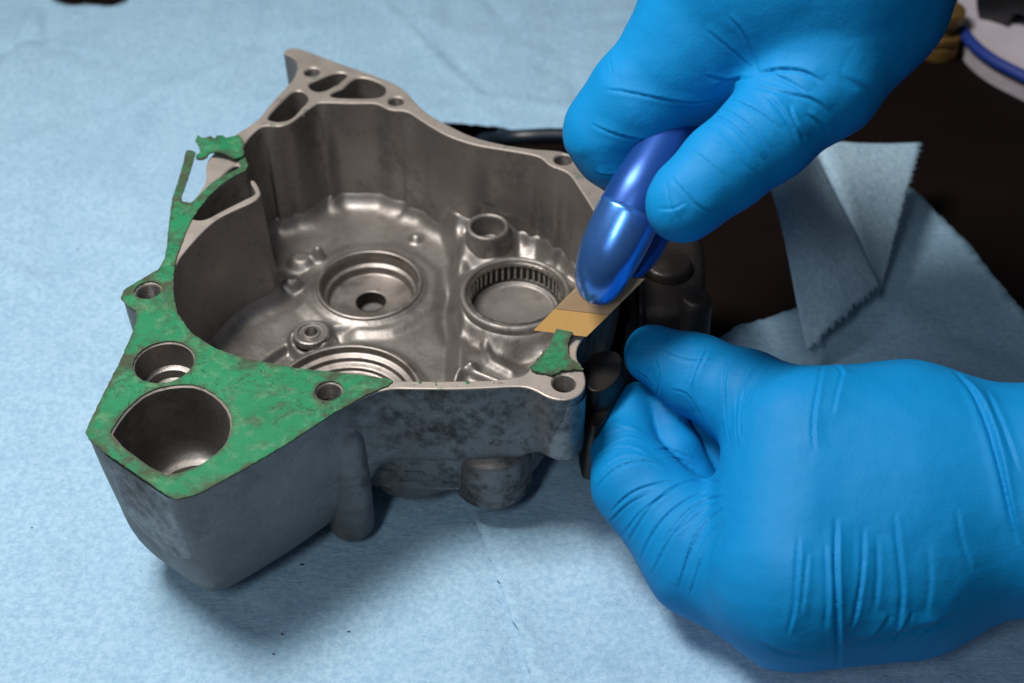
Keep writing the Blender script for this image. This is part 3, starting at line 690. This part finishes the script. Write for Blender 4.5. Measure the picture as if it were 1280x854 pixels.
FR = [(707.5, 404), (714, 407), (719.5, 412.5), (717, 422), (709, 433), (711, 446), (717, 453), (726, 459), (729, 465), (715, 465), (700, 467), (689, 472), (678, 469), (666, 467), (662.6, 461), (668, 456), (677.5, 444), (684, 438), (688.8, 431), (694, 422), (700, 413)]
yb, yt = U(700, 440, H)[1], U(710, 404, H)[1]
frag = flat_piece('gasket', FR, M_gask, H+.05, .6, jag=.12, bend=lambda v: 6.0*np.clip((v[:, 1]-yb)/(yt-yb), 0, 1)**1.6+.5*np.abs(np.sin(v[:, 0]*.8+v[:, 1]*.5)), step=.6)
tag(frag, 'small green gasket scrap being scraped up by the golden blade', 'gasket')
for pts in [[(612, 476.5), (625, 475.5), (636, 475), (634, 478), (620, 479.5)], [(640, 474.5), (652, 471), (657, 472), (650, 477), (641, 478)]]:
    pass

def crumbs():
    mb = MB()
    for k in range(32):
        if k < 24: px, py = 690+rng.normal(0, 26), 455+rng.normal(0, 9)
        else:
            i = rng.integers(0, 60)/60; px, py = 500+150*i, 480.5-3*i+rng.normal(0, 1.2)
        if not (inside(np.array([U(px, py, H)[:2]]), outer)[0] and not inside(np.array([U(px, py, H)[:2]]), cav)[0]): continue
        c = U(px, py, H+.05); r_ = rng.uniform(.12, .42); n = 6; a = np.linspace(0, 6.283, n, endpoint=False); q = r_*(1+.35*rng.normal(size=n)); sx_ = rng.uniform(.5, 1.6)
        X_, Y_ = c[0]+q*np.cos(a)*sx_, c[1]+q*np.sin(a)
        mb.loft([np.c_[X_, Y_, np.full(n, H-.02)], np.c_[X_, Y_, np.full(n, H+.12)], np.c_[c[0]+(X_-c[0])*.5, c[1]+(Y_-c[1])*.5, np.full(n, H+.22)]], cap1=True)
    tag(mb.link('gasket_crumbs', M_gask), 'small green crumbs of scraped gasket left on the bare sealing face', 'crumbs', kind='stuff')
crumbs()

# ------------------------------------------------------------------ scraper knife
knife = empty('scraper_knife', V(800, 240, 396), 'blue handled scraper with wide golden blade held in the upper glove', 'scraper')
def knife_build():
    e1 = U(667, 413, H+1.8); e2 = U(733, 421, H+1.8)
    v = V(812, 305, 394)-(e1+e2)/2; v /= np.linalg.norm(v)
    w = (e2-e1); W = np.linalg.norm(w); w = w/W; nrm = np.cross(w, v); nrm /= np.linalg.norm(nrm)
    if nrm[2] < 0: nrm = -nrm
    th_ = .9
    def q(s, t, u): return e1+w*s+v*t+nrm*u
    # bevel: thin at the edge, full thickness after 7 mm
    L0 = 9.5; L1 = 25.0
    mb = MB(); mb.add([q(0, 0, .05), q(W, 0, .05), q(W, L0, th_), q(0, L0, th_)], [(0, 1, 2, 3)])
    mb.add([q(0, 0, -.05), q(W, 0, -.05), q(W, L0, -.1), q(0, L0, -.1)], [(3, 2, 1, 0)])
    mb.add([q(0, 0, .05), q(W, 0, .05), q(W, 0, -.05), q(0, 0, -.05)], [(3, 2, 1, 0)], 1)
    mb.add([q(W, 0, .05), q(W, L0, th_), q(W, L0, -.1), q(W, 0, -.05)], [(3, 2, 1, 0)]); mb.add([q(0, 0, .05), q(0, L0, th_), q(0, L0, -.1), q(0, 0, -.05)], [(0, 1, 2, 3)])
    b = mb.link('blade_bevel', [M_gold, M_steel], knife, smooth=False)
    mb = MB(); A = [q(0, L0, th_), q(W, L0, th_), q(W, L1, th_), q(0, L1, th_)]; B = [q(0, L0, -.1), q(W, L0, -.1), q(W, L1, -.1), q(0, L1, -.1)]
    mb.add(A+B, [(0, 1, 2, 3), (7, 6, 5, 4), (0, 4, 5, 1), (1, 5, 6, 2), (2, 6, 7, 3), (3, 7, 4, 0)])
    o = mb.link('blade', [M_blade], knife, smooth=False)
    m = o.modifiers.new('edge', 'BEVEL'); m.width = .00015; m.segments = 2
    # handle, lofted flat ovals
    def loft_handle(name, K, mat, thick, sup=2.4, cap=True):
        K = np.array([np.r_[V(x, y, d), r*d/FPX] for x, y, d, r in K]); P = resample(chaikin(K, 3, False), 1.2, False)
        mb = MB(); loops = []
        for i in range(len(P)):
            tg = P[min(i+1, len(P)-1), :3]-P[max(i-1, 0), :3]; tg /= np.linalg.norm(tg)
            ww = w-tg*(w@tg); ww /= np.linalg.norm(ww); nn = np.cross(ww, tg); r = P[i, 3]
            a = np.linspace(0, 2*math.pi, 40, endpoint=False); ca, sa = np.cos(a), np.sin(a)
            cx = np.sign(ca)*np.abs(ca)**(2/sup)*r; cy = np.sign(sa)*np.abs(sa)**(2/sup)*min(thick, r*.95)
            loops.append(P[i, :3]+np.outer(cx, ww)+np.outer(cy, nn))
        mb.loft(loops, cap0=True, cap1=True); o = mb.link(name, mat, knife); return o
    loft_handle('handle_cap', [(742, 375, 395.5, 5), (743, 371.5, 394.6, 18), (746, 362, 392.8, 27), (751, 346, 390.4, 34), (760, 322, 388.0, 39), (772, 296, 386.4, 41.2), (786, 268, 385.6, 41.3), (788, 264, 385.7, 41.2)], M_pearl, 8.6, 2.1)
    loft_handle('handle', [(772, 296, 386.5, 40.6), (785, 270, 385.7, 41.0), (802, 236, 385.4, 39.5), (822, 200, 387.5, 34), (848, 150, 393, 32), (872, 95, 402, 26), (900, 30, 408, 24), (915, 0, 410, 20)], M_navy, 8.5, 2.1)
    loft_handle('handle_back', [(776, 352, 404, 10), (790, 334, 402, 20), (806, 306, 401, 26), (820, 270, 400, 28), (838, 220, 398, 28), (870, 150, 396, 25)], M_navy, 5.5)
knife_build()

# ------------------------------------------------------------------ gloved hands (one closed surface each, grown from a distance field)
def surface_nets(F, lo, h):
    nx, ny, nz = F.shape; S = F < 0
    c = np.zeros((nx-1, ny-1, nz-1, 3)); cnt = np.zeros((nx-1, ny-1, nz-1))
    corners = [(i, j, k) for i in (0, 1) for j in (0, 1) for k in (0, 1)]
    sl = lambda i, n: slice(i, n-1+i)
    for a in range(8):
        for b in range(a+1, 8):
            A, B = corners[a], corners[b]
            if sum(abs(A[q]-B[q]) for q in range(3)) != 1: continue
            fa = F[sl(A[0], nx), sl(A[1], ny), sl(A[2], nz)]; fb = F[sl(B[0], nx), sl(B[1], ny), sl(B[2], nz)]
            cr = (fa < 0) != (fb < 0); t = np.where(cr, fa/np.where(cr, fa-fb, 1), 0)
            for q in range(3): c[..., q] += np.where(cr, A[q]+(B[q]-A[q])*t, 0)
            cnt += cr
    act = cnt > 0; idx = np.full(act.shape, -1); idx[act] = np.arange(act.sum())
    g = np.stack(np.nonzero(act), 1); Vv = (c[act]/cnt[act][:, None]+g)*h+lo
    faces = []
    for ax in range(3):
        n = [nx, ny, nz]; s0 = [slice(1, n[q]-1) for q in range(3)]; s0[ax] = slice(0, n[ax]-1); s1 = list(s0); s1[ax] = slice(1, n[ax])
        a = S[tuple(s0)]; b = S[tuple(s1)]; e = np.stack(np.nonzero(a != b), 1)
        off = np.array([1, 1, 1]); off[ax] = 0; p = e+off
        u, w = [q for q in range(3) if q != ax]
        def I(du, dw):
            r = p.copy(); r[:, u] -= du; r[:, w] -= dw; return idx[r[:, 0], r[:, 1], r[:, 2]]
        Q = np.stack([I(1, 1), I(0, 1), I(0, 0), I(1, 0)], 1)
        up = a[tuple(e.T)]
        if ax == 1: up = ~up
        Q = np.where(up[:, None], Q, Q[:, ::-1]); faces.append(Q)
    return Vv, np.vstack(faces)
def smin(a, b, k):
    h = np.clip(.5+.5*(b-a)/k, 0, 1); return b+(a-b)*h-k*h*(1-h)
def capsd(P, a, b, ra, rb):
    ab = b-a; t = np.clip(((P-a)@ab)/(ab@ab), 0, 1).astype(np.float32)
    return np.linalg.norm(P-(a+t[..., None]*ab), axis=-1)-(ra+(rb-ra)*t)
def chain(P, K, k=5.0):
    pts = [(V(x, y, d), r*d/FPX) for x, y, d, r in K]; r = None
    for (a, ra), (b, rb) in zip(pts[:-1], pts[1:]):
        d = capsd(P, a.astype(np.float32), b.astype(np.float32), ra, rb); r = d if r is None else smin(r, d, k)
    return r
def hand(name, groups, palm, h, label, wrinkles, kpalm=11., kg=2.2, clipbox=None, group=None, carve=(), inner=()):
    pts = []
    for g in list(groups)+list(palm)+list(inner):
        for x, y, d, r in g: p = V(x, y, d); R = r*d/FPX; pts += [p-R-4, p+R+4]
    lo = np.min(pts, 0); hi = np.max(pts, 0)
    if clipbox: lo = np.maximum(lo, clipbox[0]); hi = np.minimum(hi, clipbox[1])
    n = np.ceil((hi-lo)/h).astype(int)+1
    G = np.stack(np.meshgrid(*[lo[q]+h*np.arange(n[q]) for q in range(3)], indexing='ij'), -1).astype(np.float32)
    pm = None
    for g in palm:
        d = chain(G, g, 8.); pm = d if pm is None else smin(pm, d, 14.)
    F = None
    for g in groups:
        d = smin(chain(G, g, 4.), pm, kpalm); F = d if F is None else smin(F, d, kg)
    for c in carve: F = -smin(-F, chain(G, c, 2.), 1.6)
    for g in inner: F = smin(F, chain(G, g, 3.), .8)
    F[0], F[-1] = 9, 9; F[:, 0], F[:, -1] = 9, 9; F[:, :, 0], F[:, :, -1] = 9, 9
    Vv, Q = surface_nets(F, lo, h)
    # tidy + one subdivision
    me = bpy.data.meshes.new(name); me.from_pydata((Vv*MM).tolist(), [], Q.tolist()); me.update()
    o = bpy.data.objects.new(name, me); col.objects.link(o)
    s = o.modifiers.new('s', 'SMOOTH'); s.factor = .5; s.iterations = 4
    s = o.modifiers.new('d', 'SUBSURF'); s.levels = 1
    dg = bpy.context.evaluated_depsgraph_get(); me2 = bpy.data.meshes.new_from_object(o.evaluated_get(dg)); o.modifiers.clear(); o.data = me2; bpy.data.meshes.remove(me)
    me = me2; nv = len(me.vertices); co = np.empty(nv*3); me.vertices.foreach_get('co', co); co = co.reshape(-1, 3)/MM
    nn = np.empty(nv*3); me.vertices.foreach_get('normal', nn); nn = nn.reshape(-1, 3)
    bv = BVHTree.FromPolygons([Vector(c) for c in co[:]], [tuple(p.vertices) for p in me.polygons])
    disp = np.zeros(nv)
    def hit(px, py):
        d = Vector(ray(px, py)).normalized(); r = bv.ray_cast(Vector(CAM), d); return None if r[0] is None else np.array(r[0])
    for pl, w, A in wrinkles:
        pl = resample(chaikin(np.array(pl, float), 2, False), 3.0, False)
        w = w*.55; A = A*1.0
        H3 = [hit(*q) for q in pl]; H3 = [q for q in H3 if q is not None]
        if len(H3) < 3: continue
        H3 = np.array(H3); keep = np.ones(len(H3), bool)
        c = H3.mean(0); R = np.max(np.linalg.norm(H3-c, axis=1))+9*w
        m = np.nonzero(np.linalg.norm(co-c, axis=1) < R)[0]
        P = co[m]; best = np.full(len(m), 1e9); sgn = np.zeros(len(m)); tt = np.zeros(len(m)); nseg = len(H3)-1
        for i in range(nseg):
            a, b = H3[i], H3[i+1]; ab = b-a; L = np.linalg.norm(ab)
            if L > 6 or L < 1e-6: continue
            t = np.clip(((P-a)@ab)/(ab@ab), 0, 1); df = P-(a+t[:, None]*ab); d = np.linalg.norm(df, axis=1); u = d < best
            sd = np.einsum('ij,ij->i', np.cross(nn[m], ab/L), df); best = np.where(u, d, best); sgn = np.where(u, np.sign(sd), sgn); tt = np.where(u, (i+t)/nseg, tt)
        fade = np.clip(np.minimum(tt, 1-tt)*5, 0, 1)**.7
        s_ = best*sgn
        prof = np.where(s_ > 0, np.exp(-s_/(w*3.2))*(1-np.exp(-s_/(w*.45))), 0)*1.45-.55*np.exp(-((s_+w*.5)/(w*1.1))**2)+.25*np.exp(-((s_+w*3)/(w*2.2))**2)
        disp[m] += A*prof*fade*np.clip((9*w-best)/(3*w), 0, 1)
    # faint overall slackness of the rubber
    disp += .40*np.array([noise.fractal(Vector(p*.055), 1, 2, 3) for p in co])
    co = co+nn*disp[:, None]
    me.vertices.foreach_set('co', (co*MM).ravel()); me.update()
    me.polygons.foreach_set('use_smooth', [True]*len(me.polygons)); me.materials.append(M_glove)
    return tag(o, label, 'gloved hand', group)
def c7(*p): return [(680+x/2.1333, y/2.1333) for x, y in p]
def c8(*p): return [(700+x/1.8017, 380+y/1.8017) for x, y in p]
UPPER_W = [
    (c7((160, 236), (230, 245), (320, 265), (400, 276), (470, 262)), .7, .42), (c7((125, 328), (170, 350), (240, 372), (300, 376)), .7, .40), (c7((140, 460), (180, 470), (215, 458)), .8, .5),
    (c7((490, 40), (530, 80), (560, 140), (574, 195)), .8, .42), (c7((430, 75), (500, 130), (555, 180)), .7, .30), (c7((574, 195), (640, 182), (700, 190), (742, 218)), 1.0, .75), (c7((500, 265), (580, 300), (630, 345)), .7, .5),
    (c7((440, 300), (520, 340), (585, 430)), .7, .55), (c7((470, 285), (550, 330), (600, 400)), .6, .4), (c7((595, 250), (640, 300), (680, 375)), .9, .65), (c7((655, 280), (670, 330), (705, 380)), .8, .6), (c7((560, 225), (640, 250), (720, 260), (760, 300)), .8, .6), (c7((430, 350), (500, 400), (560, 460)), .6, .35),
    (c7((340, 470), (400, 540), (450, 572)), .6, .38), (c7((330, 480), (335, 540), (360, 590)), .6, .3), (c7((380, 540), (350, 560), (300, 560)), .6, .3), (c7((700, 300), (740, 330), (770, 360)), .9, .5), (c7((430, 200), (500, 215), (560, 205)), .8, .4), (c7((440, 240), (480, 215), (540, 200)), .7, .35),
    (c7((395, 400), (440, 430), (480, 470)), .5, .22), (c7((600, 190), (680, 230), (700, 250)), .9, .45), (c7((790, 200), (870, 240), (900, 260)), 2, .3), (c7((175, 110), (178, 160), (185, 200)), .6, .2)]
hand('gloved_hand', [
    [(980, -60, 388, 100), (868, 62, 388, 86), (802, 126, 394, 66), (764, 166, 400, 57), (772, 190, 402, 47), (798, 218, 403, 33)],
    [(1092, 18, 372, 80), (1030, 105, 370, 68), (960, 165, 369, 60), (905, 210, 368, 55), (862, 248, 367, 47), (850, 260, 367, 43)],
    [(990, -60, 418, 85), (890, 40, 430, 62), (830, 110, 438, 50), (850, 160, 436, 42)],
    ], [[(945, -45, 378, 130), (1050, -75, 370, 124)], [(1000, 15, 378, 86), (1080, -35, 368, 98)], [(1050, -75, 370, 124), (1200, -270, 330, 112), (1300, -430, 300, 112)]], 1.0,
    'gloved hand reaching from the top right, thumb and finger gripping the scraper', UPPER_W, group=None)
LOWER_W = [
    (c8((625, 480), (622, 580), (625, 680), (630, 790), (625, 825)), 1.0, 1.1), (c8((540, 520), (535, 600), (530, 690), (515, 745)), .9, .6), (c8((685, 500), (685, 590), (670, 690), (655, 735)), .9, .6), (c8((755, 470), (765, 560), (775, 650), (760, 740)), 1.1, .6), (c8((895, 460), (905, 530), (930, 600)), 1.2, .3),
    (c8((595, 130), (580, 200), (570, 270), (575, 330)), .8, .55), (c8((640, 150), (625, 200), (615, 250)), .8, .35), (c8((595, 130), (630, 140), (640, 165)), .8, .5), (c8((470, 135), (425, 165), (412, 220), (410, 300)), .7, .5), (c8((485, 130), (440, 190), (430, 230)), .7, .4), (c8((385, 120), (370, 180), (375, 250), (385, 310)), .8, .55),
    (c8((340, 95), (310, 150), (300, 200), (320, 260)), .7, .4), (c8((215, 120), (230, 170), (220, 210), (205, 230)), .7, .45), (c8((200, 60), (235, 110), (300, 130), (370, 120)), .7, .35), (c8((260, 100), (230, 130), (215, 165)), .6, .4), (c8((250, 190), (290, 200), (310, 240)), .6, .3),
    (c8((890, 150), (950, 220), (985, 320), (1010, 440), (1035, 540)), 1.3, 1.2), (c8((960, 190), (1000, 280), (1035, 380)), 1.2, .5), (c8((920, 180), (960, 260), (990, 360), (1020, 480)), 1.0, .5),
    (c8((75, 350), (110, 325), (160, 320), (200, 345)), .6, .4), (c8((80, 390), (130, 345), (180, 345), (240, 380)), .6, .5), (c8((85, 260), (130, 275), (180, 290)), .6, .4), (c8((110, 470), (160, 420), (230, 400), (300, 400)), .7, .45), (c8((105, 495), (150, 450), (190, 430)), .6, .35), (c8((180, 575), (215, 500), (280, 440), (350, 420)), .8, .5),
    (c8((230, 540), (280, 470), (330, 440), (372, 432)), .7, .45), (c8((280, 590), (300, 520), (350, 470), (375, 455)), .6, .4), (c8((255, 520), (300, 480), (360, 445)), .5, .35), (c8((310, 600), (330, 530), (375, 480)), .5, .35), (c8((345, 600), (358, 540), (385, 490)), .5, .3),
    (c8((90, 340), (140, 300), (190, 310)), .5, .3), (c8((205, 330), (250, 325), (300, 350)), .6, .4), (c8((220, 350), (260, 345), (305, 365)), .5, .3), 
    (c8((150, 540), (210, 440), (290, 395), (360, 400)), .7, .4), (c8((205, 610), (250, 520), (310, 455), (368, 425)), .7, .45), (c8((265, 640), (290, 560), (330, 490), (372, 460)), .7, .45), (c8((290, 660), (315, 580), (345, 510), (378, 475)), .6, .35),
    (c8((330, 650), (345, 570), (370, 510)), .6, .35), (c8((95, 300), (140, 280), (185, 285)), .6, .35), (c8((75, 420), (120, 370), (180, 350), (235, 365)), .7, .45), (c8((140, 520), (190, 455), (260, 420)), .6, .35), (c8((430, 140), (400, 200), (398, 280), (405, 330)), .7, .4), (c8((320, 100), (300, 150), (285, 190)), .6, .35),
    (c8((160, 90), (200, 100), (230, 95)), .6, .3), (c8((170, 150), (200, 165), (215, 200)), .6, .3), (c8((560, 560), (552, 640), (545, 700)), .9, .4), (c8((600, 540), (605, 640), (600, 740)), 1.0, .45), (c8((715, 520), (720, 600), (712, 690)), 1.2, .35), (c8((830, 540), (838, 620), (825, 700)), 1.5, .3),
    (c8((690, 760), (720, 730), (740, 700)), 1.0, .5), (c8((745, 770), (775, 720), (790, 690)), 1.0, .5), (c8((800, 760), (830, 730), (860, 715)), 1.2, .45),
    (c8((450, 760), (520, 790), (600, 790)), 1.6, .5), (c8((650, 760), (760, 740), (900, 700)), 2.0, .5)]
hand('gloved_hand', [
    [(1005, 545, 398, 86), (935, 500, 404, 60), (870, 468, 410, 49), (818, 443, 414, 38)],
    [(985, 726, 388, 110), (882, 690, 397, 80), (795, 605, 404, 54), (782, 565, 412, 40), (789, 525, 420, 31), (798, 505, 424, 27)],
    ], [[(1012, 562, 390, 104), (1000, 716, 378, 118)], [(1130, 572, 394, 122), (1120, 706, 384, 118)], [(1130, 640, 390, 130), (1300, 610, 382, 122), (1330, 640, 378, 130), (1500, 650, 368, 128)], [(1022, 640, 394, 112), (1130, 640, 390, 130)]], 1.0,
    'gloved hand lying on the paper towel at the lower right, steadying the casting', LOWER_W, kpalm=4.5, kg=.7,
    carve=[[(824, 512, d, 9), (850, 545, d, 19), (878, 574, d, 23)] for d in (376, 384, 392, 400, 408, 416, 424)],
    inner=[[(930, 680, 404, 40), (880, 640, 410, 38), (846, 566, 413, 30), (828, 512, 420, 25)], [(960, 670, 408, 36), (925, 630, 414, 30), (890, 574, 419, 25), (866, 530, 424, 21)], [(960, 640, 420, 30), (915, 590, 424, 22), (892, 550, 428, 20)]])

# ------------------------------------------------------------------ things beyond, out of focus
def tube(name, pts, r, mat, label=None, cat=None, parent=None):
    P = resample(chaikin(np.array(pts, float), 3, False), r*.8, False); mb = MB(); loops = []
    for i in range(len(P)):
        tg = Vector(P[min(i+1, len(P)-1)]-P[max(i-1, 0)]).normalized(); a = tg.orthogonal() if abs(tg.z) > .9 else tg.cross(Vector((0, 0, 1))).normalized(); b = tg.cross(a)
        an = np.linspace(0, 6.283, 16, endpoint=False); loops.append(P[i]+r*(np.outer(np.cos(an), a)+np.outer(np.sin(an), b)))
    mb.loft(loops, cap0=True, cap1=True); o = mb.link(name, mat, parent)
    if label: tag(o, label, cat)
    return o
tube('rubber_hose', [U(600, 176, -8), U(620, 172, -4), U(640, 172, 3), U(700, 168, 4), U(760, 175, 3), U(830, 190, 0)], 3.2, M_hose, 'black rubber hose lying behind the casting below the torn towel edge', 'hose')
def brass():
    c = U(1170, 66, -9)
    o = empty('brass_fitting', c, 'tarnished brass fitting on the dark table beside the upper glove', 'brass fitting')
    for nm, pr in [('fitting_body', [(.01, -9), (10, -9), (10, -2), (7, -1), (7, 8), (9, 9), (9, 15), (.01, 15.5)]), ('collar', [(9, -1), (11.5, -.5), (11.5, 3.5), (9, 4)])]:
        mb = MB(); lathe(mb, c[:2], [tuple(q) for q in arc_prof(pr, .6)], 24 if nm == 'fitting_body' else 6); mb.link(nm, M_brass, o)
brass()
def bag():
    o = empty('printed_bag', U(1230, 30, -9), 'blurred white printed bag with blue border in the top right corner', 'bag')
    K = [(1188, -30), (1196, 10), (1212, 42), (1240, 66), (1275, 84), (1330, 110), (1400, 60), (1400, -80), (1200, -90)]
    p = resample(chaikin(ccw(np.array(U2(K, 6))), 2), 5); mb = MB(); bl = MB()
    lo, hi = p.min(0), p.max(0); gx, gy = np.meshgrid(np.arange(lo[0], hi[0], 6), np.arange(lo[1], hi[1], 6)); g = np.c_[gx.ravel(), gy.ravel()]; g = g[inside(g, p)]; g = g[dist_poly(g, p) > 4]
    v, f = cdt(p, (), g); f = np.array([t[::-1] if area2(v[t]) < 0 else t for t in f]); d = dist_poly(v, p)
    z = 4+12*sm_(d/25)+3*fbm(v[:, 0], v[:, 1], 1/18, 3, 2.); mb.add(z3(v, z), f); mb.loft([z3(p, 4+3*fbm(p[:, 0], p[:, 1], 1/18, 3, 2.)), z3(p, -9)], flip=True)
    mb.link('bag_body', M_white, o)
    tube('border', [np.r_[q, 3.] for q in offset(p, .8)], 2.8, M_trim, parent=o)
bag()
def roll():
    c = U(1300, 30, 16)
    mb = MB(); a = np.linspace(0, 6.283, 48, endpoint=False)
    ax = np.array([.80, .45, .3]); ax /= np.linalg.norm(ax); e1 = np.cross(ax, [0, 0, 1]); e1 /= np.linalg.norm(e1); e2 = np.cross(ax, e1)
    loops = []
    for r, s in [(6, -9), (17, -10), (19.5, -7), (20, 0), (19.5, 7), (17, 10), (6, 9), (5.5, 0), (6, -9)]:
        loops.append(c+ax*s+r*1.75*(np.outer(np.cos(a), e1)+np.outer(np.sin(a), e2)))
    mb.loft(loops); tag(mb.link('rubber_ring', M_black), 'blurred black rubber ring lying on the white bag at the right', 'rubber ring')
roll()
